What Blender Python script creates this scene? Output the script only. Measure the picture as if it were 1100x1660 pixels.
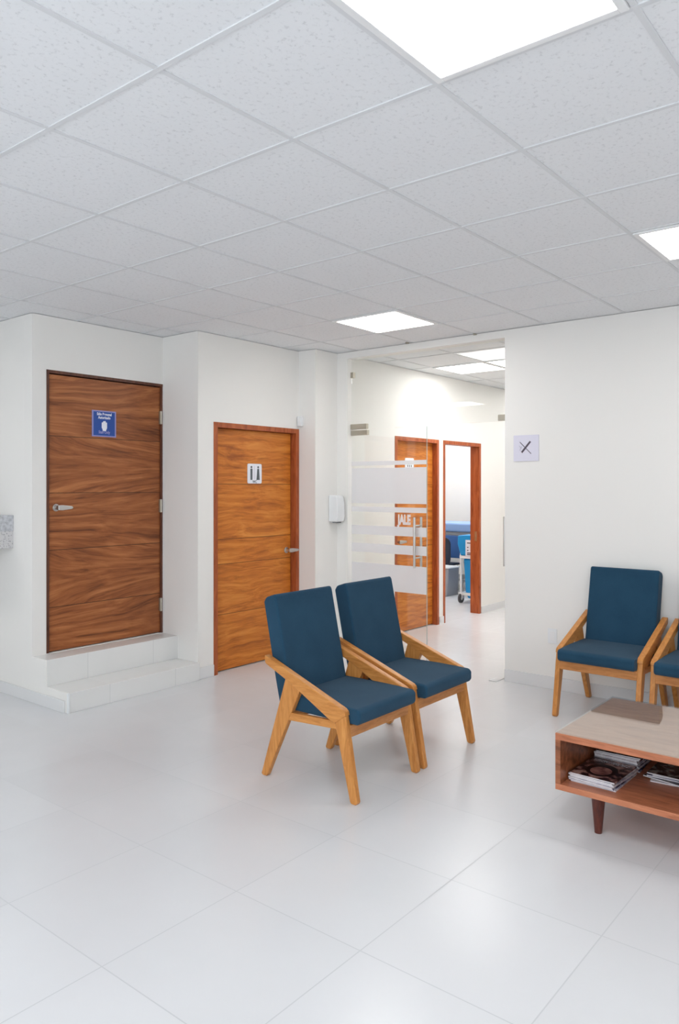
import bpy, bmesh, math, random
from mathutils import Vector, Matrix
random.seed(7)
for o in list(bpy.data.objects): bpy.data.objects.remove(o)
C = bpy.context.scene.collection
R = math.radians

# ---------------------------------------------------------------- camera, sky, exposure
H = 1.5757                      # eye height
cam = bpy.data.objects.new('camera', bpy.data.cameras.new('camera'))
C.objects.link(cam)
F, CX, CY, YAW = 1239.86, 536.5, 789.3, 0.68549
cam.data.sensor_fit = 'VERTICAL'
cam.data.sensor_height = 36.0
cam.data.lens = F / 1660 * 36
cam.data.shift_x = -(CX - 550) / 1660
cam.data.shift_y = (CY - 830) / 1660
cam.data.clip_start = 0.05
cam.location = (0, 0, H)
cam.rotation_euler = (R(90), 0, YAW - R(90))
bpy.context.scene.camera = cam

w = bpy.data.worlds.new('World'); bpy.context.scene.world = w; w.use_nodes = True
w.node_tree.nodes['Background'].inputs[0].default_value = (0.86, 0.93, 1.0, 1)
w.node_tree.nodes['Background'].inputs[1].default_value = 2.6

vs = bpy.context.scene.view_settings
vs.view_transform = 'Standard'; vs.look = 'None'; vs.gamma = 1.0; vs.use_curve_mapping = False
vs.exposure = 0.60
LAMP = 8.5                     # strength of the ceiling panels' diffusers

def portal(loc, rot, sx, sy):
    l = bpy.data.lights.new('window_daylight', 'AREA'); l.shape = 'RECTANGLE'; l.size = sx; l.size_y = sy
    l.cycles.is_portal = True
    o = bpy.data.objects.new('window_daylight', l); C.objects.link(o); o.location = loc; o.rotation_euler = rot
portal((-2.56, 0.75, 1.65), (R(90), 0, R(-90)), 6.5, 2.0)

# ---------------------------------------------------------------- materials
def lin(c):
    return tuple(((x/255)/12.92 if x/255 <= .04045 else ((x/255+.055)/1.055)**2.4) for x in c) + (1,)
def mat(name, col, rough=.5, metal=0, spec=.5, **kw):
    m = bpy.data.materials.new(name); m.use_nodes = True
    b = m.node_tree.nodes['Principled BSDF']
    b.inputs['Base Color'].default_value = lin(col)
    b.inputs['Roughness'].default_value = rough
    b.inputs['Metallic'].default_value = metal
    b.inputs['Specular IOR Level'].default_value = spec
    for k, v in kw.items(): b.inputs[k.replace('_', ' ')].default_value = v
    return m
class NT:
    def __init__(s, m): s.t = m.node_tree; s.b = s.t.nodes.get('Principled BSDF')
    def n(s, typ, **kw):
        x = s.t.nodes.new(typ)
        for k, v in kw.items():
            if k.startswith('i_'):
                key = k[2:].replace('_', ' ')
                x.inputs[int(key) if key.isdigit() else key].default_value = v
            else: setattr(x, k, v)
        return x
    def l(s, a, b): s.t.links.new(a, b)
    def math(s, op, a, b=None, c=None):
        x = s.t.nodes.new('ShaderNodeMath'); x.operation = op
        for i, v in enumerate((a, b, c)):
            if v is None: continue
            if isinstance(v, (int, float)): x.inputs[i].default_value = v
            else: s.l(v, x.inputs[i])
        return x.outputs[0]
    def mapping(s, scale=(1,1,1), rot=(0,0,0), loc=(0,0,0)):
        tc = s.n('ShaderNodeTexCoord'); mp = s.n('ShaderNodeMapping')
        mp.inputs['Scale'].default_value = scale; mp.inputs['Rotation'].default_value = rot; mp.inputs['Location'].default_value = loc
        s.l(tc.outputs['Object'], mp.inputs[0]); return mp.outputs[0]
    def ramp(s, fac, stops):
        r = s.n('ShaderNodeValToRGB'); e = r.color_ramp.elements
        while len(e) < len(stops): e.new(.5)
        for i, (p, c) in enumerate(stops):
            e[i].position = p; e[i].color = lin(c) if len(c) == 3 else c
        s.l(fac, r.inputs[0]); return r.outputs[0]
    def bump(s, h, strength=.1, dist=.01):
        b = s.n('ShaderNodeBump'); b.inputs['Strength'].default_value = strength; b.inputs['Distance'].default_value = dist
        s.l(h, b.inputs['Height']); s.l(b.outputs[0], s.b.inputs['Normal'])
    def mix(s, fac, a, b, mode='MIX'):
        x = s.t.nodes.new('ShaderNodeMix'); x.data_type = 'RGBA'; x.blend_type = mode
        for sock, v in ((x.inputs[0], fac), (x.inputs[6], a), (x.inputs[7], b)):
            if isinstance(v, (int, float)): sock.default_value = v
            elif isinstance(v, tuple): sock.default_value = v
            else: s.l(v, sock)
        return x.outputs[2]

def wall_mat(name, col):
    m = mat(name, col, .6, spec=.15); t = NT(m)
    nz = t.n('ShaderNodeTexNoise', i_Scale=180.0, i_Detail=3.0); t.l(t.mapping(), nz.inputs['Vector'])
    t.bump(nz.outputs[0], .08, .002); return m
M = {}
M['wall'] = wall_mat('wall_paint', (243, 241, 237))
M['wall_side'] = M['wall']
M['white_trim'] = mat('white_trim', (240, 240, 240), .4)

m = mat('ceiling_tile', (232, 233, 235), .8, spec=.2); t = NT(m)
mp = t.mapping()
vo = t.n('ShaderNodeTexVoronoi', i_Scale=75.0); t.l(mp, vo.inputs['Vector'])
nz = t.n('ShaderNodeTexNoise', i_Scale=55.0, i_Detail=4.0, i_Roughness=.7); t.l(mp, nz.inputs['Vector'])
sp = t.ramp(nz.outputs[0], [(.34, (220, 221, 223)), (.44, (237, 238, 240)), (1, (239, 240, 242))])
t.l(sp, t.b.inputs['Base Color'])
t.bump(nz.outputs[0], .12, .002); M['ceiling'] = m
M['tbar'] = mat('ceiling_t_bar', (223, 224, 226), .6)

def floor_mat(name, base, x0, y0, sx, sy, line=(186, 188, 190), wdt=.0022):
    m = mat(name, base, .22, spec=.42); t = NT(m)
    tc = t.n('ShaderNodeTexCoord'); sep = t.n('ShaderNodeSeparateXYZ'); t.l(tc.outputs['Object'], sep.inputs[0])
    def ln(ax, o, s_):
        a = t.math('DIVIDE', t.math('SUBTRACT', sep.outputs[ax], o), s_)
        f = t.math('FRACT', a)
        d = t.math('MULTIPLY', t.math('MINIMUM', f, t.math('SUBTRACT', 1.0, f)), s_)
        return t.math('LESS_THAN', d, wdt), t.math('FLOOR', a)
    lx, ix = ln(0, x0, sx); ly, iy = ln(1, y0, sy)
    g = t.math('MAXIMUM', lx, ly)
    cmb = t.n('ShaderNodeCombineXYZ'); t.l(ix, cmb.inputs[0]); t.l(iy, cmb.inputs[1])
    wn = t.n('ShaderNodeTexWhiteNoise'); t.l(cmb.outputs[0], wn.inputs[0])
    nz = t.n('ShaderNodeTexNoise', i_Scale=3.0, i_Detail=3.0); t.l(tc.outputs['Object'], nz.inputs['Vector'])
    v = t.math('ADD', t.math('MULTIPLY', wn.outputs[0], .4), t.math('MULTIPLY', nz.outputs[0], .6))
    col = t.ramp(v, [(.2, tuple(c-3 for c in base)), (.8, tuple(min(255, c+2) for c in base))])
    t.l(t.mix(g, col, lin(line)), t.b.inputs['Base Color'])
    n2 = t.n('ShaderNodeTexNoise', i_Scale=9.0, i_Detail=2.0); t.l(tc.outputs['Object'], n2.inputs['Vector'])
    t.l(t.math('ADD', t.math('MULTIPLY', n2.outputs[0], .08), t.math('ADD', .2, t.math('MULTIPLY', g, .3))), t.b.inputs['Roughness'])
    t.bump(t.math('SUBTRACT', 1.0, g), .25, .001)
    return m
M['floor'] = floor_mat('porcelain_floor', (224, 225, 227), 1.468, .965, .6055, .604, (198, 200, 202))
M['step'] = floor_mat('porcelain_step', (237, 237, 235), .27, 0.0, .605, 50.0, (206, 207, 207), .0015)
M['base'] = mat('porcelain_baseboard', (230, 230, 230), .3)

def wood(name, dark, mid, light, axis='x', scale=1.0, rough=.35, seams=None, across=None, spec=.4, wav=.5, stretch=16.0, vee=None):
    """grain runs along axis"""
    m = mat(name, mid, rough, spec=spec); t = NT(m)
    tc = t.n('ShaderNodeTexCoord'); sep = t.n('ShaderNodeSeparateXYZ'); t.l(tc.outputs['Object'], sep.inputs[0])
    vec = tc.outputs['Object']
    idx = None
    if seams:
        idx = 0.0
        for z in seams:
            idx = t.math('ADD', t.math('GREATER_THAN', sep.outputs[2], z), idx)
        cmb = t.n('ShaderNodeCombineXYZ'); t.l(t.math('MULTIPLY', idx, 3.7), cmb.inputs[0]); t.l(t.math('MULTIPLY', idx, 1.9), cmb.inputs[2])
        va = t.n('ShaderNodeVectorMath', operation='ADD'); t.l(vec, va.inputs[0]); t.l(cmb.outputs[0], va.inputs[1]); vec = va.outputs[0]
    if vee:
        x0, z0, per, k = vee
        q = t.math('DIVIDE', t.math('SUBTRACT', sep.outputs[2], z0), per)
        zr = t.math('MULTIPLY', t.math('SUBTRACT', t.math('FRACT', q), .5), per)
        sg = t.math('SUBTRACT', t.math('MULTIPLY', t.math('MODULO', t.math('FLOOR', t.math('ADD', q, 10.0)), 2.0), 1.6), .6)
        zz = t.math('MULTIPLY', zr, t.math('ADD', 1.0, t.math('MULTIPLY', t.math('MULTIPLY', t.math('SUBTRACT', sep.outputs[0], x0), k), sg)))
        s2_ = t.n('ShaderNodeSeparateXYZ'); t.l(vec, s2_.inputs[0]); c2 = t.n('ShaderNodeCombineXYZ')
        t.l(s2_.outputs[0], c2.inputs[0]); t.l(s2_.outputs[1], c2.inputs[1]); t.l(t.math('ADD', zz, t.math('MULTIPLY', idx, 1.9)), c2.inputs[2]); vec = c2.outputs[0]
    # low-frequency distortion
    sc = {'x': (.9, 3, 3), 'y': (3, .9, 3), 'z': (3, 3, .9)}[axis]
    mp = t.n('ShaderNodeMapping'); mp.inputs['Scale'].default_value = tuple(a*scale for a in sc); t.l(vec, mp.inputs[0])
    n1 = t.n('ShaderNodeTexNoise', i_Scale=1.6, i_Detail=2.0, i_Roughness=.5); t.l(mp.outputs[0], n1.inputs['Vector'])
    sc2 = {'x': (1.0, stretch, stretch), 'y': (stretch, 1.0, stretch), 'z': (stretch, stretch, 1.0)}[axis]
    mp2 = t.n('ShaderNodeMapping'); mp2.inputs['Scale'].default_value = tuple(a*scale for a in sc2); t.l(vec, mp2.inputs[0])
    add = t.n('ShaderNodeVectorMath', operation='MULTIPLY_ADD')
    t.l(n1.outputs['Color'], add.inputs[0]); add.inputs[1].default_value = (wav*6,)*3; t.l(mp2.outputs[0], add.inputs[2])
    n2 = t.n('ShaderNodeTexNoise', i_Scale=1.3, i_Detail=5.0, i_Roughness=.62); t.l(add.outputs[0], n2.inputs['Vector'])
    fine = t.n('ShaderNodeMapping'); fine.inputs['Scale'].default_value = tuple(a*scale*7 if a > 1 else a*4*scale for a in sc2); t.l(vec, fine.inputs[0])
    n3 = t.n('ShaderNodeTexNoise', i_Scale=1.5, i_Detail=3.0); t.l(fine.outputs[0], n3.inputs['Vector'])
    v = t.math('ADD', t.math('MULTIPLY', n2.outputs[0], .78), t.math('MULTIPLY', n3.outputs[0], .22))
    col = t.ramp(v, [(.33, dark), (.5, mid), (.68, light)])
    if seams:
        g = 0.0
        for z in seams:
            d = t.math('ABSOLUTE', t.math('SUBTRACT', sep.outputs[2], z))
            g = t.math('MAXIMUM', t.math('LESS_THAN', d, .003), g)
        col = t.mix(t.math('MULTIPLY', g, .75), col, lin(tuple(int(c*.45) for c in dark)))
    t.l(col, t.b.inputs['Base Color'])
    t.bump(v, .06, .002)
    return m
M['door_dark'] = wood('walnut_door', (96, 50, 24), (158, 92, 50), (196, 126, 74), 'x', 1.0, .42, [1.96, 1.53, 1.10, .67], wav=.28, stretch=20, vee=(3.6, .24, .43, 1.1))
M['door_orange'] = wood('cedar_door', (158, 84, 28), (206, 120, 42), (228, 150, 64), 'x', 1.1, .4, [1.6, 1.126, .914, .485], wav=.5, stretch=18)
M['frame_orange'] = wood('cedar_frame', (134, 62, 28), (172, 88, 48), (192, 108, 62), 'z', 1.5, .4)
M['frame_dark'] = wood('walnut_frame', (72, 40, 28), (98, 58, 42), (120, 74, 54), 'z', 1.5, .4)
M['chair_y'] = wood('teak_long', (184, 116, 54), (206, 138, 70), (222, 156, 86), 'y', 3.0, .38)
M['chair_z'] = wood('teak_upright', (184, 116, 54), (206, 138, 70), (222, 156, 86), 'z', 3.0, .38)
M['chair_x'] = wood('teak_cross', (178, 112, 60), (200, 134, 76), (216, 150, 90), 'x', 3.0, .38)
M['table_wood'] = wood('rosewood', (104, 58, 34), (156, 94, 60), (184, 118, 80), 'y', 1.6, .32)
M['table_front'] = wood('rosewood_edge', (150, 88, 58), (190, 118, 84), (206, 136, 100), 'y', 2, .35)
M['table_sheen'] = wood('rosewood_painted_sheen', (176, 128, 98), (204, 158, 126), (220, 176, 146), 'y', 1.2, .3)  # wood colour lightened to paint in the white wall's reflection
M['table_sheen'].node_tree.nodes['Principled BSDF'].inputs['Coat Weight'].default_value = 1
M['table_sheen'].node_tree.nodes['Principled BSDF'].inputs['Coat Roughness'].default_value = .02
M['table_leg'] = wood('dark_rosewood', (66, 30, 24), (92, 44, 34), (112, 58, 44), 'z', 3, .35)

m = mat('navy_fabric', (36, 70, 94), .95, spec=.1, Sheen_Weight=.08, Sheen_Roughness=.6); t = NT(m)
mp = t.mapping((1, 1, 1))
nz = t.n('ShaderNodeTexNoise', i_Scale=420.0, i_Detail=2.0); t.l(mp, nz.inputs['Vector'])
n2 = t.n('ShaderNodeTexNoise', i_Scale=6.0, i_Detail=2.0); t.l(mp, n2.inputs['Vector'])
t.l(t.ramp(t.math('ADD', t.math('MULTIPLY', nz.outputs[0], .6), t.math('MULTIPLY', n2.outputs[0], .4)),
    [(.3, (30, 62, 84)), (.7, (42, 78, 102))]), t.b.inputs['Base Color'])
t.bump(nz.outputs[0], .3, .002); M['fabric'] = m

M['steel'] = mat('brushed_steel', (205, 203, 200), .28, 1)
M['satin'] = mat('satin_nickel', (190, 184, 170), .42, 1)
M['plastic'] = mat('white_plastic', (238, 240, 241), .3)
M['grey_plastic'] = mat('grey_plastic', (120, 125, 128), .4)
M['black'] = mat('black_plastic', (30, 30, 34), .4)
M['sign_blue'] = mat('sign_blue', (22, 74, 160), .4)
M['sign_border'] = mat('sign_border', (150, 150, 205), .4)
M['sign_white'] = mat('sign_white', (240, 242, 250), .4)
M['sign_lilac'] = mat('sign_lilac', (226, 224, 238), .3)
M['ink'] = mat('sign_ink', (84, 76, 88), .5)
M['ink_light'] = mat('sign_ink_pale', (186, 180, 194), .5)
M['slate'] = mat('sign_slate', (92, 100, 104), .5)
M['vinyl'] = mat('vinyl_letter', (244, 236, 236), .5)
M['bed_blue'] = mat('vinyl_blue', (62, 104, 168), .5)
M['bed_pale'] = mat('sheet_blue', (140, 172, 222), .6)
M['cyan'] = mat('cyan_bag', (8, 148, 216), .55)
M['metal_grey'] = mat('grey_metal', (140, 144, 150), .4, .3)
M['bin_grey'] = mat('bin_grey', (158, 162, 168), .5)
M['tyre'] = mat('rubber', (70, 70, 74), .6)
M['navy_pl'] = mat('navy_plastic', (22, 32, 52), .5)
M['paper'] = mat('page_paper', (226, 222, 224), .7)

m = bpy.data.materials.new('lamp_diffuser'); m.use_nodes = True
t = NT(m); t.t.nodes.remove(t.b); e = t.n('ShaderNodeEmission'); e.inputs[0].default_value = (1, .985, .965, 1); e.inputs[1].default_value = LAMP
t.l(e.outputs[0], t.t.nodes['Material Output'].inputs[0]); M['lamp'] = m

def glass_mat(name, tint):
    m = bpy.data.materials.new(name); m.use_nodes = True; t = NT(m); t.t.nodes.remove(t.b)
    tr = t.n('ShaderNodeBsdfTransparent'); tr.inputs[0].default_value = tint
    gl = t.n('ShaderNodeBsdfGlossy'); gl.inputs['Roughness'].default_value = .0
    geo = t.n('ShaderNodeNewGeometry')
    fr = t.n('ShaderNodeFresnel'); t.l(t.math('SUBTRACT', 1.5, t.math('MULTIPLY', geo.outputs['Backfacing'], 1.5-1/1.5)), fr.inputs['IOR']); mx = t.n('ShaderNodeMixShader')
    t.l(fr.outputs[0], mx.inputs[0]); t.l(tr.outputs[0], mx.inputs[1]); t.l(gl.outputs[0], mx.inputs[2])
    t.l(mx.outputs[0], t.t.nodes['Material Output'].inputs[0]); return m
M['glass'] = glass_mat('clear_glass', (.975, .985, .98, 1))
M['glass_edge'] = mat('glass_edge', (178, 196, 192), .2)
# frosted vinyl film
m = bpy.data.materials.new('frosted_film'); m.use_nodes = True; t = NT(m); t.t.nodes.remove(t.b)
df = t.n('ShaderNodeBsdfDiffuse'); df.inputs[0].default_value = (.88, .88, .895, 1)
tl = t.n('ShaderNodeBsdfTranslucent'); tl.inputs[0].default_value = (.95, .95, .96, 1)
tr = t.n('ShaderNodeBsdfTransparent'); tr.inputs[0].default_value = (.95, .95, .97, 1)
m1 = t.n('ShaderNodeMixShader', i_0=.35); m2 = t.n('ShaderNodeMixShader', i_0=.22)
t.l(df.outputs[0], m1.inputs[1]); t.l(tl.outputs[0], m1.inputs[2]); t.l(m1.outputs[0], m2.inputs[1]); t.l(tr.outputs[0], m2.inputs[2])
t.l(m2.outputs[0], t.t.nodes['Material Output'].inputs[0]); M['frost'] = m

m = mat('granite', (170, 170, 172), .3); t = NT(m)
vo = t.n('ShaderNodeTexVoronoi', i_Scale=70.0); t.l(t.mapping(), vo.inputs['Vector'])
nz = t.n('ShaderNodeTexNoise', i_Scale=60.0, i_Detail=5.0); t.l(t.mapping(), nz.inputs['Vector'])
t.l(t.ramp(t.math('MULTIPLY', t.math('ADD', vo.outputs['Distance'], nz.outputs[0]), .8), [(.3, (98, 96, 98)), (.5, (168, 166, 168)), (.75, (216, 214, 214))]), t.b.inputs['Base Color'])
M['granite'] = m
m = mat('pale_granite', (200, 201, 205), .3); t = NT(m)
nz = t.n('ShaderNodeTexNoise', i_Scale=40.0, i_Detail=5.0); t.l(t.mapping(), nz.inputs['Vector'])
t.l(t.ramp(nz.outputs[0], [(.3, (168, 170, 174)), (.6, (212, 213, 217))]), t.b.inputs['Base Color'])
M['granite_pale'] = m

# ---------------------------------------------------------------- mesh helpers
class MB:
    def __init__(s): s.bm = bmesh.new()
    def box(s, x0, x1, y0, y1, z0, z1):
        r = bmesh.ops.create_cube(s.bm, size=1)
        bmesh.ops.scale(s.bm, vec=(x1-x0, y1-y0, z1-z0), verts=r['verts'])
        bmesh.ops.translate(s.bm, vec=((x0+x1)/2, (y0+y1)/2, (z0+z1)/2), verts=r['verts']); return s
    def prism(s, pts, a, b, axis='x'):
        """pts in the two other axes (yz for x, xz for y, xy for z)"""
        def P(p, v): return {'x': (v, p[0], p[1]), 'y': (p[0], v, p[1]), 'z': (p[0], p[1], v)}[axis]
        A = [s.bm.verts.new(P(p, a)) for p in pts]; B = [s.bm.verts.new(P(p, b)) for p in pts]
        n = len(pts); fs = [s.bm.faces.new(A), s.bm.faces.new(B[::-1])]
        for i in range(n): fs.append(s.bm.faces.new((A[i], B[i], B[(i+1) % n], A[(i+1) % n])))
        bmesh.ops.recalc_face_normals(s.bm, faces=fs); return s
    def cyl(s, p, q, r, r2=None, seg=20):
        p, q = Vector(p), Vector(q); d = q-p
        mt = Matrix.Translation((p+q)/2) @ d.to_track_quat('Z', 'Y').to_matrix().to_4x4()
        bmesh.ops.create_cone(s.bm, cap_ends=True, segments=seg, radius1=r, radius2=r if r2 is None else r2, depth=d.length, matrix=mt); return s
    def tube(s, pts, r, seg=10):
        for a, b in zip(pts, pts[1:]): s.cyl(a, b, r, seg=seg)
        for p in pts[1:-1]: bmesh.ops.create_uvsphere(s.bm, u_segments=seg, v_segments=seg//2+1, radius=r, matrix=Matrix.Translation(p))
        return s
    def ball(s, p, r, sc=(1,1,1)):
        bmesh.ops.create_uvsphere(s.bm, u_segments=20, v_segments=12, radius=r, matrix=Matrix.Translation(p) @ Matrix.Diagonal((*sc, 1))); return s
    def build(s, name, m, parent=None, bevel=0, seg=2, smooth=False, loc=None, label=None):
        me = bpy.data.meshes.new(name); s.bm.to_mesh(me); s.bm.free()
        o = bpy.data.objects.new(name, me); C.objects.link(o)
        me.materials.append(M[m] if isinstance(m, str) else m)
        if parent: o.parent = parent
        if loc: o.location = loc
        if bevel:
            b = o.modifiers.new('bevel', 'BEVEL'); b.width = bevel; b.segments = seg; b.limit_method = 'ANGLE'; b.angle_limit = R(28)
            b.harden_normals = False
        if smooth or bevel:
            for p in me.polygons: p.use_smooth = True
            if not smooth or bevel:
                wn = o.modifiers.new('normals', 'WEIGHTED_NORMAL'); wn.keep_sharp = True
            if not bevel:
                try: me.set_sharp_from_angle(angle=R(40))
                except Exception: pass
        if label: o['label'] = label
        return o
def tag(o, label, cat, group=None):
    o['label'] = label; o['category'] = cat
    if group: o['group'] = group
    return o
def thing(name, label, cat, loc=(0,0,0), rz=0, group=None):
    o = bpy.data.objects.new(name, None); C.objects.link(o); o.empty_display_size = .1
    o.location = loc; o.rotation_euler = (0, 0, rz); return tag(o, label, cat, group)
def struct(name, mb, m, parent=None, bevel=0):
    o = mb.build(name, m, parent, bevel); o['kind'] = 'structure'; return o
def dup(root, loc, rz=0, label=None, group=None):
    r = root.copy(); C.objects.link(r); r.location = loc; r.rotation_euler = (0, 0, rz)
    if label: r['label'] = label
    if group: r['group'] = group
    for ch in list(root.children):
        c = ch.copy(); C.objects.link(c); c.parent = r
        for g in list(ch.children):
            d = g.copy(); C.objects.link(d); d.parent = c
    return r
def text(name, body, size, m, parent, loc, rot, sx=1.0, off=0.0, ext=.0006, label=None):
    cu = bpy.data.curves.new(name, 'FONT'); cu.body = body; cu.size = size; cu.align_x = 'CENTER'; cu.align_y = 'CENTER'
    cu.offset = off; cu.extrude = ext
    tmp = bpy.data.objects.new(name+'_t', cu); C.objects.link(tmp)
    bpy.context.view_layer.update()
    me = bpy.data.meshes.new_from_object(tmp.evaluated_get(bpy.context.evaluated_depsgraph_get()))
    bpy.data.objects.remove(tmp)
    me.name = name
    o = bpy.data.objects.new(name, me); C.objects.link(o); me.materials.clear(); me.materials.append(M[m])
    o.location = loc; o.rotation_euler = rot; o.scale = (sx, 1, 1)
    if parent: o.parent = parent
    return o

# ---------------------------------------------------------------- room shell
CE = 2.852                       # ceiling height
XA, YD1, XR1, YD2, XR2, YW3, XR = 2.955, 5.25, 4.15, 4.80, 5.387, 4.595, 5.71
T = .12
struct('floor', MB().box(-2.6, 11.6, -3.6, 7.7, -.1, 0), 'floor')
struct('ceiling', MB().box(-2.6, 11.6, -3.6, 7.7, CE+.004, CE+.1), 'ceiling')
TL, GX, GY = .6143, 1.477, 1.277
g = MB()
bw = .0095
for i in range(-7, 17):
    x = GX+TL*i
    if -2.5 < x < 11.5: g.box(x-bw, x+bw, -3.5, 7.6, CE, CE+.004)
for j in range(-8, 11):
    y = GY+TL*j
    if -3.5 < y < 7.6: g.box(-2.5, 11.5, y-bw, y+bw, CE+.0005, CE+.004)
struct('trim_1', g, 'tbar')

struct('wall_left', MB().box(XA, XA+.09, YD1+T+.0005, 7.6, 0, CE), 'wall')
# wall with the raised door
D1a, D1b, D1z0, D1z1 = 3.069, 4.148, .333, 2.452
struct('wall_back_left', MB().box(XA, D1a, YD1, YD1+T, 0, CE).box(D1a, 4.27, YD1, YD1+T, D1z1, CE).box(D1a, 4.27, YD1, YD1+T, 0, D1z0)
       .box(D1a, D1b, YD1+.1, YD1+T, D1z0, D1z1), 'wall')
D2a, D2b, D2z = 4.32, 5.385, 2.119
struct('wall_back_middle', MB().box(XR1, D2a, YD2, YD2+T, 0, CE).box(XR1, XR1+T, YD2+T, YD1, 0, CE).box(D2a, D2b+.002, YD2, YD2+T, D2z, CE)
       .box(D2a, D2b, YD2+.11, YD2+T, 0, D2z), 'wall')
# pier with the dispenser, and corridor wall with two doors
D3a, D3b, D4a, D4b, D3z = 6.68, 7.563, 7.66, 8.56, 2.115
struct('wall_back_right', MB().box(XR2, D3a, YW3, YD2+T, 0, CE).box(D3a, D3b, YW3, YW3+T, D3z, CE).box(D3b, D4a, YW3, YW3+T, 0, CE)
       .box(D4a, D4b, YW3, YW3+T, D3z, CE).box(D4b, 11.5, YW3, YW3+T, 0, CE).box(D3a, D3b, YW3+.11, YW3+T, 0, D3z), 'wall')
YG0, YG1, ZH = 2.845, 4.47, 2.79
struct('wall_right', MB().box(XR, XR+T, -3.5, YG0, 0, CE).box(XR, XR+T, YG0, YG1, ZH, CE).box(XR, XR+T, YG1, YW3, 0, CE), 'wall')
struct('wall_corridor', MB().box(XR+T, 11.5, 2.60, 2.72, 0, CE), 'wall')
struct('wall_end', MB().box(11.4, 11.52, 2.72, 7.6, 0, CE), 'wall')
struct('wall_exam_room', MB().box(7.50, 7.60, YW3+T, 7.5, 0, CE).box(7.5, 11.4, 7.5, 7.6, 0, CE), 'wall')
struct('wall_front', MB().box(-2.5, XR+T, -3.6, -3.5, 0, CE), 'wall')
struct('wall_far', MB().box(-2.5, XA+.09, 7.6, 7.7, 0, CE), 'wall')
WY0, WY1, WZ0, WZ1 = -2.5, 4.0, .65, 2.65
struct('wall_window_side', MB().box(-2.6, -2.5, -3.6, WY0, 0, CE).box(-2.6, -2.5, WY1, 7.7, 0, CE).box(-2.6, -2.5, WY0, WY1, 0, WZ0).box(-2.6, -2.5, WY0, WY1, WZ1, CE), 'wall')
wf = MB()
for k in range(6):
    y = WY0+(WY1-WY0)*k/5; y = min(max(y, WY0+.02), WY1-.02); wf.box(-2.58, -2.53, y-.02, y+.02, WZ0, WZ1)
wf.box(-2.579, -2.531, WY0, WY1, WZ0, WZ0+.04).box(-2.579, -2.531, WY0, WY1, WZ1-.04, WZ1)
struct('window_1', wf, 'white_trim')

# steps up to the raised door: tiled treads with a painted side
Y1, Y2, Z1, Z2 = 4.775, 5.055, .14, .330
struct('stairs', MB().box(XA+.006, XR1, Y1, YD1, 0, Z1).box(XA+.006, XR1, Y2, YD1, Z1, Z2), 'step', bevel=.003)
struct('trim_2', MB().prism([(Y1+.002, 0), (YD1, 0), (YD1, Z2-.001), (Y2+.002, Z2-.001), (Y2+.002, Z1-.001), (Y1+.002, Z1-.001)], XA, XA+.007, 'x'), 'wall')
struct('trim_3', MB().box(XA-.001, XA+.012, Y1-.006, Y1+.016, 0, Z1), 'plastic', bevel=.002)
BH, BT = .085, .014
struct('baseboard_left', MB().box(XA-BT, XA-.0005, Y1+.035, 7.59, 0, BH), 'base', bevel=.002)
struct('baseboard_middle', MB().box(XR1-.012, D2a-.005, YD2-BT, YD2-.0005, 0, BH+.01), 'base', bevel=.002)
struct('baseboard_pier', MB().box(XR2-BT, XR-.02, YW3-BT, YW3-.0005, 0, BH).box(XR-.02, XR-.0005, YG1, YW3, 0, BH), 'base')
struct('baseboard_corridor', MB().box(XR+T, D3a-.002, YW3-BT, YW3-.0005, 0, BH).box(D3b+.002, D4a-.002, YW3-BT, YW3-.0005, 0, BH).box(D4b+.002, 11.4, YW3-BT, YW3-.0005, 0, BH), 'base')
struct('baseboard_right', MB().box(XR-BT, XR-.0005, -3.49, YG0-.001, 0, BH+.012), 'base', bevel=.002)

# ---------------------------------------------------------------- doors (structure)
def lever(parent, x, y, z, d, sc=1.0):
    """handle on a face looking to -Y; d=+1 lever points to +X"""
    h = MB().cyl((x, y, z), (x, y-.012, z), .031*sc, seg=28).cyl((x, y-.012, z), (x, y-.05, z), .017*sc, .013*sc)
    h.prism([(x-.016*d, z-.018), (x+.02*d, z-.020), (x+.112*d*sc, z-.011), (x+.122*d*sc, z), (x+.112*d*sc, z+.011), (x+.02*d, z+.020), (x-.016*d, z+.018)], y-.068, y-.05, 'y')
    return h.build('door_handle', 'steel', parent, bevel=.004)
def frame_mb(a, b, z0, z1, y, w_, depth, proud=.006):
    return MB().box(a, a+w_, y-proud, y+depth, z0, z1).box(b-w_, b, y-proud, y+depth, z0, z1).box(a+w_, b-w_, y-proud, y+depth, z1-w_, z1)

d1 = MB().box(D1a+.030, D1b-.022, YD1+.012, YD1+.052, D1z0+.006, D1z1-.030).build('door_1', 'door_dark', bevel=.002); d1['kind'] = 'structure'
frame_mb(D1a, D1b, D1z0, D1z1, YD1, .022, .09, .002).build('door_frame', 'frame_dark', d1)
lever(d1, 3.152, YD1+.012, 1.419, 1, .9)
for z in (2.165, 1.415, .575):
    MB().box(D1b-.034, D1b-.012, YD1-.004, YD1+.011, z-.055, z+.055).cyl((D1b-.022, YD1-.008, z-.055), (D1b-.022, YD1-.008, z+.055), .008, seg=12).build('hinge', 'satin', d1)

d2 = MB().box(D2a+.045, D2b-.050, YD2+.058, YD2+.098, .008, D2z-.045).build('door_2', 'door_orange', bevel=.002); d2['kind'] = 'structure'
frame_mb(D2a, D2b, 0, D2z, YD2, .042, .108).build('door_frame', 'frame_orange', d2)
lever(d2, 5.272, YD2+.058, .985, 1, .9)

d3 = MB().box(D3a+.04, D3b-.042, YW3+.058, YW3+.098, .008, D3z-.04).build('door_3', 'door_orange', bevel=.002); d3['kind'] = 'structure'
frame_mb(D3a, D3b, 0, D3z, YW3, .042, .108).build('door_frame', 'frame_orange', d3)
lever(d3, D3a+.10, YW3+.058, .985, 1)

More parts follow.
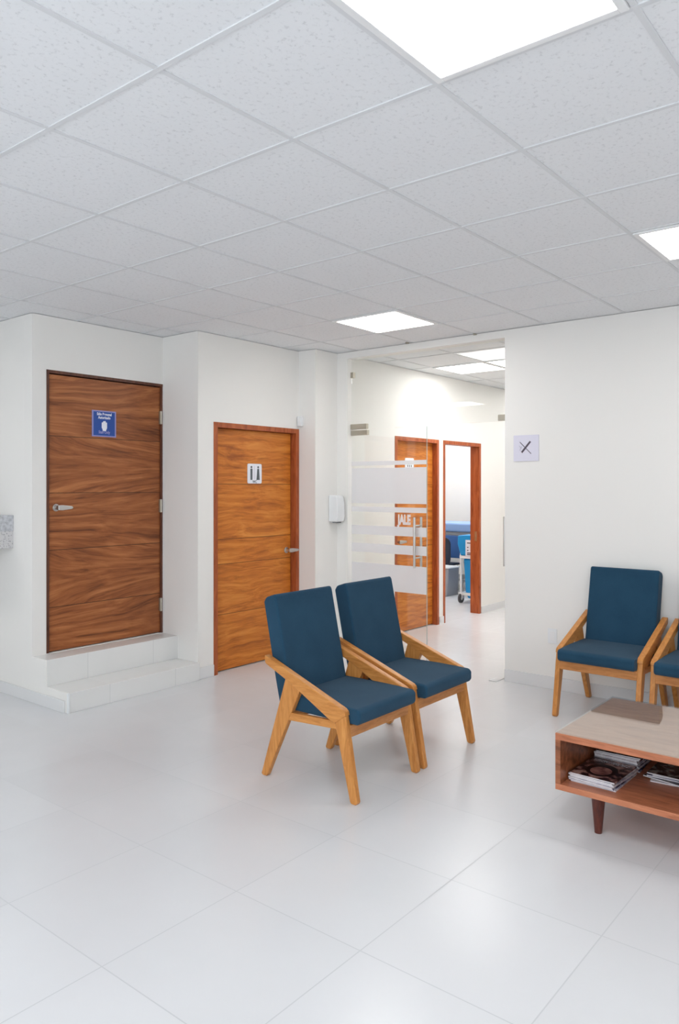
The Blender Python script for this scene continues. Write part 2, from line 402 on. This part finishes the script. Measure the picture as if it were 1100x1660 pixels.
d4 = MB().box(D4a+.02, D4a+.06, YW3+T+.02, YW3+T+.82, .008, D3z-.045).build('door_4', 'door_orange', bevel=.002); d4['kind'] = 'structure'
frame_mb(D4a, D4b, 0, D3z, YW3, .042, T, .006).build('door_frame', 'frame_orange', d4)
st = MB().box(D4b-.046, D4b-.0425, YW3+.03, YW3+.06, .90, 1.02).cyl((D4b-.05, YW3+.045, .96), (D4b-.043, YW3+.045, .96), .012)
st.build('strike_plate', 'steel', d4)

# ---------------------------------------------------------------- glass partition
XG = 5.77
ZS = 2.116
tr = tag(MB().box(XG-.005, XG+.005, YG0+.002, YG1-.004, ZS+.002, ZH-.001).build('glass_transom', 'glass'), 'fixed clear glass transom above the glass doors', 'glass panel')
for nm, (y0, y1, z0, z1) in (('bracket', (YG1-.035, YG1-.002, 2.612, 2.665)), ('bracket', (YG1-.19, YG1+.01, ZS+.004, ZS+.054)), ('bracket', (YG0-.0, YG0+.085, ZS+.005, ZS+.055))):
    MB().box(XG-.017, XG+.017, max(y0, YG0+.001), min(y1, YG1-.001), z0, z1).build(nm, 'satin', tr, bevel=.002)
# closed leaf
gl = thing('glass_door', 'closed clear glass door leaf with frosted bands and the word JALE', 'door', (XG, YG1-.008, 0))
LW = YG1-.008-3.626
MB().box(-.005, .005, -LW, 0, .012, ZS-.003).build('pane', 'glass', gl)
MB().box(-.0055, .0055, -LW-.0015, -LW, .012, ZS-.003).build('edge', 'glass_edge', gl)
for z0, z1 in ((1.776, 1.815), (1.423, 1.751), (1.343, 1.390), (1.130, 1.214), (.964, 1.047), (.622, .865)):
    MB().box(-.0062, -.0052, -LW+.001, -.001, z0, z1).build('frosted_band', 'frost', gl)
MB().box(-.017, .017, -.19, .0, ZS-.053, ZS-.006).build('hinge', 'satin', gl, bevel=.002)
MB().box(-.017, .017, -.19, .0, .008, .06).build('hinge', 'satin', gl, bevel=.002)
def pull(parent, y, z0, z1, m='steel'):
    h = MB()
    for sx in (-1, 1):
        h.cyl((sx*.055, y, z0), (sx*.055, y, z1), .0115, seg=16)
    for z in (z0+.09, z1-.075): h.cyl((-.055, y, z), (.055, y, z), .008, seg=12)
    return h.build('pull_handle', m, parent, smooth=True)
pull(gl, 3.722-(YG1-.008), .853, 1.305)
tx = text('lettering', 'JALE', .118, 'vinyl', gl, (-.0066, 3.862-(YG1-.008), 1.275), (R(90), 0, R(-90)), .60, .0065)
# open leaf, swung into the corridor
g2 = thing('glass_door', 'glass door leaf standing open, edge seen beside the right wall', 'door', (XG, YG0+.012, 0), R(-66.4))
MB().box(-.005, .005, 0.01, .80, .012, ZS-.003).build('pane', 'glass', g2)
MB().box(-.0055, .0055, .80, .8015, .012, ZS-.003).build('edge', 'glass_edge', g2)
MB().box(-.017, .017, .012, .12, ZS-.053, ZS-.006).build('hinge', 'satin', g2, bevel=.002)
MB().box(-.017, .017, .012, .12, .008, .06).build('hinge', 'satin', g2, bevel=.002)
pull(g2, .70, .853, 1.305)
tag(MB().box(5.62, 5.705+.06, YG0+.03, YG0+.10, .0005, .006).build('floor_reflection', 'tbar', bevel=.002), 'flat grey plate standing in for a floor reflection at the right wall end', 'reflection plate')  # grey plate laid where the floor only shows a reflection

# ---------------------------------------------------------------- ceiling lamps
def ceiling_lamp(label, i, j, group=None):
    x, y = GX+TL*(i+.5), GY+TL*(j+.5)
    t_ = thing('ceiling_light', label, 'ceiling light', (x, y, CE), 0, group)
    a, b_ = TL/2-.011, TL/2-.036
    f = MB().box(-a, a, -a, -b_, -.007, .003).box(-a, a, b_, a, -.007, .003).box(-a, -b_, -b_, b_, -.007, .003).box(b_, a, -b_, b_, -.007, .003)
    f.build('frame', 'white_trim', t_, bevel=.002)
    MB().box(-b_, b_, -b_, b_, -.004, .003).build('diffuser', 'lamp', t_)
    return t_
lab = ['large square ceiling light panel cut by the top edge', 'square ceiling light panel at the right edge of the photo', 'square ceiling light panel in front of the glass transom',
       'square light panel in the corridor ceiling behind the glass']
for lb, (i, j) in zip(lab, ((0, -1), (4, -1), (5, 3), (9, 4))): ceiling_lamp(lb, i, j)
off = 'added square ceiling light panel out of view'  # unseen panels added to light the rooms
for i, j in ((-4, -1), (-4, 3), (-4, -6), (0, -6), (4, -6), (-1, 7)): ceiling_lamp(off, i, j, 'ceiling panels out of view')
ceiling_lamp('second corridor ceiling panel nearer the right wall, behind the transom', 9, 3)
ceiling_lamp('added unseen light panel in the exam room ceiling', 13, 8)  # no lamp seen here, added to light the exam room
ceiling_lamp(off, 11, 7, 'ceiling panels out of view')  # this and the next three: extra panels added to brighten the exam room
ceiling_lamp(off, 15, 6, 'ceiling panels out of view')
ceiling_lamp(off, 12, 6, 'ceiling panels out of view')
ceiling_lamp(off, 15, 8, 'ceiling panels out of view')
ceiling_lamp(off, 11, 3, 'ceiling panels out of view')  # hidden panel added to brighten the corridor
ceiling_lamp('added unseen light panel far down the corridor ceiling', 13, 4)  # another hidden panel added for a brighter corridor
for lb, (x, y) in (('small dark clip on the ceiling edge above the glass transom', (5.655, 3.757)), ('small dark clip on the ceiling edge nearer the right wall', (5.69, 3.107)),):
    tag(MB().box(x-.02, x+.02, y-.008, y+.008, CE-.008, CE-.0005).box(x-.006, x+.006, y-.014, y+.014, CE-.012, CE-.008).build('ceiling_clip', 'satin', bevel=.001), lb, 'clip', 'ceiling clips')

# ---------------------------------------------------------------- signs and wall fittings
def rrect(cx, cz, wx, wz, r, n=5):
    pts = []
    for sx, sz, a0 in ((1, 1, 0), (-1, 1, 90), (-1, -1, 180), (1, -1, 270)):
        for k in range(n+1):
            a = R(a0+90*k/n); pts.append((cx+sx*(wx/2-r)+r*math.cos(a), cz+sz*(wz/2-r)+r*math.sin(a)))
    return pts
# staff sign on raised door: local x right, z up, face -Y
s1 = thing('door_sign', 'square blue sign with white hand symbol on the dark wooden door', 'sign', (3.574, YD1+.0115, 2.078))
MB().box(-.111, .111, -.004, 0, -.104, .104).build('border', 'sign_border', s1, bevel=.001)
MB().box(-.098, .098, -.0055, -.004, -.094, .094).build('panel', 'sign_blue', s1)
q = (R(90), 0, 0)
text('lettering', 'Sólo Personal', .030, 'sign_white', s1, (0, -.0058, .075), q, .82, .0008)
text('lettering', 'Autorizado', .030, 'sign_white', s1, (0, -.0058, .048), q, .82, .0008)
text('lettering', 'Staff Only', .032, 'sign_border', s1, (0, -.0058, -.068), q, .82, .0008)
hb = MB().prism([(-.022, -.018), (-.014, -.044), (.012, -.046), (.024, -.022), (.024, .0), (-.022, .0)], -.007, -.0055, 'y')
for k, (x, z) in enumerate(((-.018, .014), (-.006, .024), (.006, .026), (.018, .015))): hb.prism(rrect(x, z/2-.008, .0125, z+.034, .006), -.0072, -.0055, 'y')
hb.build('hand_symbol', 'sign_white', s1, loc=(0, 0, -.012))
# WC sign
s2 = thing('restroom_sign', 'white restroom sign with man and woman figures on the orange wooden door', 'sign', (4.856, YD2+.0575, 1.694))
MB().prism(rrect(0, 0, .176, .176, .014), -.005, 0, 'y').build('panel', 'sign_white', s2)
f1 = MB().prism(rrect(-.042, -.006, .024, .10, .004), -.0065, -.005, 'y').prism(rrect(-.042, .058, .020, .020, .0095), -.0065, -.005, 'y')
f1.build('man_symbol', 'slate', s2)
f2 = MB().prism([(.033, .044), (.053, .044), (.062, -.056), (.022, -.056)], -.0065, -.005, 'y').prism(rrect(.043, .058, .020, .020, .0095), -.0065, -.005, 'y')
f2.build('woman_symbol', 'slate', s2)
MB().box(-.001, .001, -.0055, -.005, -.05, .07).build('divider', 'ink_light', s2)
text('lettering', 'WC', .034, 'slate', s2, (0, -.0053, -.073), q, .9, .0006)
# same kind of sign on the door behind the glass
s3 = thing('restroom_sign', 'small white sign on the orange door behind the glass', 'sign', (7.04, YW3+.0575, 1.815))
MB().prism(rrect(0, 0, .17, .155, .012), -.005, 0, 'y').build('panel', 'sign_white', s3)
for k in range(3): MB().prism(rrect(-.035+.035*k, -.01, .016, .024, .005), -.0062, -.005, 'y').build('symbol', 'slate', s3)
# no smoking sign on right wall: face -X. local frame rotated so that local -Y -> -X, local +x -> -Y world
s4 = thing('no_smoking_sign', 'square pale sign with crossed-out cigarette on the right wall', 'sign', (XR-.001, 2.659, 1.885), R(-90))
MB().prism(rrect(0, 0, .215, .208, .005), -.006, 0, 'y').build('panel', 'sign_lilac', s4, bevel=.001)
def bar(x0, z0, x1, z1, w_, m, nm, y=-.0075):
    d = Vector((x1-x0, z1-z0)); n = Vector((-d.y, d.x)).normalized()*w_/2
    MB().prism([(x0+n.x, z0+n.y), (x1+n.x, z1+n.y), (x1-n.x, z1-n.y), (x0-n.x, z0-n.y)], y, -.006, 'y').build(nm, m, s4)
bar(-.036, -.034, .038, .052, .015, 'ink', 'cigarette'); bar(-.052, .05, .044, -.046, .005, 'ink', 'slash', -.008)
for (a, b_) in (((-.05, -.02), (-.045, .005)), ((-.045, .005), (-.058, .02)), ((-.04, -.005), (-.04, .015))): bar(*a, *b_, .003, 'ink_light', 'smoke')
# soap dispenser on the pier, face -Y
s5 = thing('soap_dispenser', 'white wall-mounted soap dispenser beside the glass partition', 'dispenser', (5.632, YW3-.0005, 1.247))
MB().prism([(0, 0), (-.012, .0), (-.10, .0), (-.115, .05), (-.112, .18), (-.098, .238), (-.08, .25), (0, .25)], -.055, .055, 'x').build('body', 'plastic', s5, bevel=.018, seg=4)
MB().box(-.035, .035, -.085, -.03, -.012, .004).build('nozzle', 'grey_plastic', s5, bevel=.004)
for z, h in ((.205, .012), (.13, .022), (.062, .012)):
    MB().box(.0545, .0565, -.060, -.045, z-h, z+h).build('side_mark', 'grey_plastic' if z != .13 else 'black', s5, bevel=.0008)
# contact sensor high on the return wall
s6 = thing('alarm_sensor', 'small white sensor box above the corner of the orange door', 'sensor', (XR2-.0005, 4.765, 2.19))
MB().box(-.035, 0, -.028, .028, -.048, .048).build('housing', 'plastic', s6, bevel=.008, seg=3)
MB().box(-.037, -.034, -.012, .012, -.03, .03).build('lens', 'white_trim', s6, bevel=.001)
# outlet
s7 = thing('wall_outlet', 'white blank outlet plate low on the right wall', 'outlet', (XR-.0005, 2.44, .413), R(-90))
MB().box(-.037, .037, -.007, 0, -.058, .058).build('plate', 'plastic', s7, bevel=.003)
MB().box(-.020, .020, -.009, -.007, -.034, .034).build('insert', 'white_trim', s7, bevel=.001)
# granite counter end
s8 = thing('granite_counter', 'grey granite counter end on the left wall', 'counter', (XA-.0005, 5.515, 1.115))
MB().box(-.42, 0, 0, 1.6, .128, .248).build('counter_top', 'granite_pale', s8, bevel=.002)
MB().box(-.40, 0, .004, 1.6, 0, .1275).build('apron', 'granite', s8, bevel=.002)
MB().box(-.0015, .0, -.003, 0, .128, .248).build('edge_trim', 'granite', s8)

# ---------------------------------------------------------------- chairs
def make_chair(label):
    t_ = thing('waiting_chair', label, 'chair', (0, 0, 0), 0, 'navy waiting chairs')
    hw = .291; th = .033
    for s_ in (-1, 1):
        a, b_ = sorted((s_*hw, s_*(hw-th)))
        am, bm_ = sorted((s_*(hw+.003), s_*(hw-th-.004)))
        MB().prism([(.301, .659), (-.238, .461), (-.253, .450), (-.259, .430), (-.19, .380), (-.165, .388), (.049, .502), (.13, .543), (.290, .612), (.298, .620)], am, bm_, 'x').build('armrest', 'chair_y', t_, bevel=.004)
        MB().prism([(-.322, .0), (-.294, 0), (-.285, .008), (-.188, .385), (-.205, .425), (-.252, .446), (-.329, .012)], a, b_, 'x').build('leg', 'chair_z', t_, bevel=.005)
        MB().prism([(.150, .556), (.049, .504), (.284, .010), (.292, 0), (.318, 0), (.329, .008)], a, b_, 'x').build('leg', 'chair_z', t_, bevel=.005)
        a2, b2 = sorted((s_*(hw-.003), s_*(hw-th+.003)))
        MB().prism([(.155, .334), (.115, .378), (-.2, .392), (-.2, .352)], a2, b2, 'x').build('side_rail', 'chair_y', t_, bevel=.003)
    iw = hw-th+.004
    MB().box(-iw, iw, -.268, -.243, .318, .380).build('front_rail', 'chair_x', t_, bevel=.003)
    MB().box(-iw, iw, .165, .19, .315, .372).build('rear_rail', 'chair_x', t_, bevel=.003)
    MB().prism([(.276, .592), (.286, .640), (.306, .636), (.296, .588)], -iw, iw, 'x').build('back_rail', 'chair_x', t_, bevel=.003)
    # cushions
    seat = MB().prism([(-.306, .382), (-.322, .40), (-.322, .448), (-.304, .463), (-.10, .468), (.17, .466), (.19, .382)], -.2575, .2575, 'x')
    seat.build('seat', 'fabric', t_, bevel=.018, seg=5)
    back = MB().prism([(.152, .455), (.135, .392), (.155, .378), (.232, .372), (.268, .52), (.358, .940), (.340, .966), (.272, .988), (.262, .968)], -.245, .245, 'x')
    back.build('backrest', 'fabric', t_, bevel=.022, seg=6)
    return t_
ch = make_chair('navy chair with wooden arms, left one of the free-standing pair')
ch.location = (3.292, 2.62, 0)
dup(ch, (3.918, 2.622, 0), 0, 'navy chair with wooden arms, right one of the free-standing pair')
dup(ch, (5.357, 1.864, 0), R(-90), 'navy chair with wooden arms against the right wall, seen whole')
dup(ch, (5.362, 1.232, 0), R(-90), 'navy chair with wooden arms cut by the right edge of the photo')

# ---------------------------------------------------------------- coffee table
ct = thing('coffee_table', 'low wooden coffee table with open shelf and glossy top', 'table', (3.40, 1.44, 0))
L, Wd, zb, zt = 1.25, .76, .176, .437
MB().box(0, Wd, -L, 0, zt-.031, zt).build('top_board', 'table_front', ct, bevel=.001)
MB().box(0, Wd, -L, 0, zb, zb+.027).build('shelf', 'table_front', ct, bevel=.001)
for y in (-.024, -L):
    MB().box(.0005, Wd, y, y+.024, zb+.027, zt-.031).build('side_panel', 'table_wood', ct)
MB().box(Wd-.02, Wd-.001, -L+.024, -.024, zb+.027, zt-.031).build('back_panel', 'table_wood', ct)
MB().box(.002, Wd-.002, -L+.002, -.002, zt+.0001, zt+.001).build('top_sheen_sheet', 'table_sheen', ct)  # thin added sheet carrying the painted reflection tone
MB().box(-.001, Wd+.001, -L-.001, .001, zt+.0022, zt+.0072).build('glass_top', 'glass', ct)
for x in (.07, Wd-.07):
    for y in (-.175, -L+.175):
        lg = MB()
        b4 = [(-.028, -.028), (.028, -.028), (.028, .028), (-.028, .028)]
        r = bmesh.ops.create_cone(lg.bm, cap_ends=True, segments=28, radius1=.0165, radius2=.032, depth=zb, matrix=Matrix.Translation((x, y, zb/2)))
        lg.build('leg', 'table_leg', ct, smooth=True)

# magazines
def cover_mat(name, c0, c1, c2, face=None):
    m = mat(name, c0, .25); t = NT(m)
    mp = t.mapping()
    n1 = t.n('ShaderNodeTexNoise', i_Scale=22.0, i_Detail=3.0); t.l(mp, n1.inputs['Vector'])
    col = t.ramp(n1.outputs[0], [(.42, c0), (.52, c1), (.64, c2)])
    if face:
        sep = t.n('ShaderNodeSeparateXYZ'); t.l(mp, sep.inputs[0])
        def ell(cx, cy, rx, ry):
            a = t.math('POWER', t.math('DIVIDE', t.math('SUBTRACT', sep.outputs[0], cx), rx), 2.0)
            b = t.math('POWER', t.math('DIVIDE', t.math('SUBTRACT', sep.outputs[1], cy), ry), 2.0)
            return t.math('LESS_THAN', t.math('ADD', a, b), 1.0)
        col = t.mix(ell(-.02, .0, .085, .07), col, lin((40, 26, 30)))
        inner = t.ramp(n1.outputs[0], [(.35, (120, 78, 74)), (.6, (176, 128, 120))])
        col = t.mix(ell(-.03, .0, .055, .048), col, inner)
        n9 = t.n('ShaderNodeTexNoise', i_Scale=130.0, i_Detail=1.0); t.l(mp, n9.inputs['Vector'])
        band = t.math('MULTIPLY', t.math('LESS_THAN', t.math('ABSOLUTE', t.math('SUBTRACT', sep.outputs[0], .102)), .016), t.math('GREATER_THAN', n9.outputs[0], .5))
        col = t.mix(t.math('MULTIPLY', band, t.math('LESS_THAN', t.math('ABSOLUTE', sep.outputs[1]), .085)), col, lin((196, 186, 190)))
    t.l(col, t.b.inputs['Base Color']); return m
covers = [cover_mat('cover_portrait', (40, 28, 36), (124, 88, 84), (176, 142, 132), True), cover_mat('cover_navy', (40, 46, 80), (110, 112, 150), (190, 190, 205)),
          cover_mat('cover_pale', (180, 176, 190), (212, 208, 214), (230, 226, 226)), cover_mat('cover_dark', (20, 22, 26), (66, 62, 66), (150, 150, 140)),
          cover_mat('cover_red', (120, 40, 44), (160, 130, 140), (220, 214, 220))]
def magazine(label, x, y, z, rz, cv, th=.005, group=None, lx=.275, ly=.21):
    """long side along local x, spine at local -y"""
    t_ = thing('magazine', label, 'magazine', (x, y, z), rz, group)
    MB().box(-lx/2+.001, lx/2-.001, -ly/2+.001, ly/2-.001, .0005, th-.0005).build('pages', 'paper', t_)
    c = MB().box(-lx/2, lx/2, -ly/2, ly/2, 0, .0005).box(-lx/2, lx/2, -ly/2, ly/2, th-.0005, th).box(-lx/2, lx/2, -ly/2, -ly/2+.0008, 0, th)
    c.build('cover', covers[cv], t_)
    return t_
z = zb+.0275
N = 6
for k in range(N):
    top = k == N-1
    m_ = magazine('magazine with a portrait cover on top of the front stack' if top else 'magazine under the portrait cover in the front stack',
             3.612+random.uniform(-.012, .012)*(not top), 1.292+random.uniform(-.005, .006)*(not top), z, R(-2+random.uniform(-3, 3)*(not top)), 0 if top else (2, 1, 2, 2, 2, 2)[k], .0062, None if top else 'magazines in the front stack')
    z += .0065
z = zb+.0275
for k in range(11):
    magazine('magazine on top of the rear left stack' if k == 10 else 'magazine in the rear left stack behind the portrait cover', 3.908+random.uniform(-.01, .01), 1.29+random.uniform(-.006, .006), z, R(90*0+random.uniform(-3, 3)), (1, 2, 2, 2, 1, 2, 2, 4, 2, 2, 3)[k], .0058, None if k == 10 else 'magazines in the rear left stack')
    z += .0061
z = zb+.0275
lb3 = 'magazine fanned in the rear right stack on the table shelf'
for k in range(5):
    magazine(lb3 if k < 4 else 'dark magazine on top of the rear right stack', 3.86+random.uniform(-.02, .02), 1.02+random.uniform(-.02, .02), z, R(random.uniform(-12, 12)), (2, 3, 1, 2, 3)[k], .0058, 'magazines in the rear right stack' if k < 4 else None)
    z += .0061

# ---------------------------------------------------------------- exam room seen through the open door
bd = thing('exam_bed', 'blue padded exam bed with pale sheet in the room behind', 'bed', (10.25, 5.0, 0))
MB().box(0, .65, 0, 1.9, .885, 1.022).build('mattress', 'bed_pale', bd, bevel=.03, seg=4)
MB().box(.02, .63, .02, 1.88, .83, .883).build('platform', 'metal_grey', bd, bevel=.004)
MB().box(.015, .60, .05, 1.85, .485, .829).build('cabinet', 'bed_blue', bd, bevel=.01)
for x in (.05, .60):
    for y in (.08, 1.82): MB().box(x-.022, x+.022, y-.022, y+.022, 0, .50).build('leg', 'metal_grey', bd)
MB().box(.05, .60, .09, 1.81, .14, .17).build('lower_shelf', 'metal_grey', bd)
# grey bin
bn = thing('waste_bin', 'grey bin with pale rim beside the exam bed', 'bin', (9.70, 5.80, 0))
MB().prism([(-.14, 0), (.14, 0), (.165, .40), (-.165, .40)], -.15, .15, 'x').build('body', 'bin_grey', bn, bevel=.015)
MB().box(-.165, .165, -.18, .18, .40, .42).build('rim', 'plastic', bn, bevel=.006)
# navy chair behind the bin
nc = thing('stool_chair', 'dark navy chair back behind the grey bin', 'chair', (10.06, 6.02, 0), R(90))
MB().box(-.2, .2, -.14, .14, .40, .43).build('seat', 'navy_pl', nc, bevel=.012)
MB().prism(rrect(0, .61, .4, .42, .1), .135, .16, 'y').build('backrest', 'navy_pl', nc, bevel=.006)
for x in (-.17, .17):
    for y in (-.12, .12): MB().cyl((x, y, 0), (x, y, .40), .012, seg=10).build('leg', 'steel', nc, smooth=True)
# step stool
ss = thing('step_stool', 'small metal step stool in front of the exam bed', 'stool', (9.98, 5.45, 0))
MB().box(-.12, .12, -.17, .17, .19, .22).build('tread', 'steel', ss, bevel=.004)
for x in (-.1, .1):
    for y in (-.14, .14): MB().cyl((x, y, 0), (x, y, .19), .012, seg=10).build('leg', 'steel', ss, smooth=True)
# linen cart
lc = thing('linen_cart', 'white framed cart with bright blue bag seen in the open doorway', 'cart', (9.17, 5.22, 0))
for x in (0, .62):
    for y in (0, -.42):
        wl = MB().cyl((x, y-.014, .062), (x, y+.014, .062), .062, seg=24).build('caster', 'tyre', lc, smooth=True)
        MB().cyl((x, y-.017, .062), (x, y+.017, .062), .026, seg=16).box(x-.024, x+.024, y-.026, y-.018, .06, .13).box(x-.024, x+.024, y+.018, y+.026, .06, .13).box(x-.03, x+.03, y-.026, y+.026, .126, .14).build('fork', 'plastic', wl)
        MB().cyl((x, y, .13), (x, y, .70), .014, seg=12).build('post', 'plastic', lc, smooth=True)
fr = MB()
for z in (.125, .625):
    for y in (0, -.42): fr.box(-.01, .63, y-.018, y+.018, z-.018, z+.018)
    for x in (0, .62): fr.box(x-.018, x+.018, -.42, 0, z-.018, z+.018)
fr.build('rails', 'plastic', lc, bevel=.004)
MB().prism([(-.025, .60), (-.055, .16), (-.09, .065), (-.36, .065), (-.39, .16), (-.40, .60)], .02, .60, 'x').build('lower_bag', 'cyan', lc, bevel=.02, seg=3)
MB().prism([(.0, .645), (.045, .80), (.04, .915), (-.40, .945), (-.44, .82), (-.41, .645)], -.02, .64, 'x').build('upper_bag', 'cyan', lc, bevel=.015, seg=3)
cd = MB().box(-.028, -.0215, -.24, -.085, .645, .86).build('notice_card', 'sign_white', lc)
for z, w_ in ((.82, .10), (.76, .02), (.72, .02), (.685, .07), (.665, .07)):
    MB().box(-.0295, -.0285, -.11-w_, -.11, z-.007, z+.007).build('printed_line', 'ink', cd)
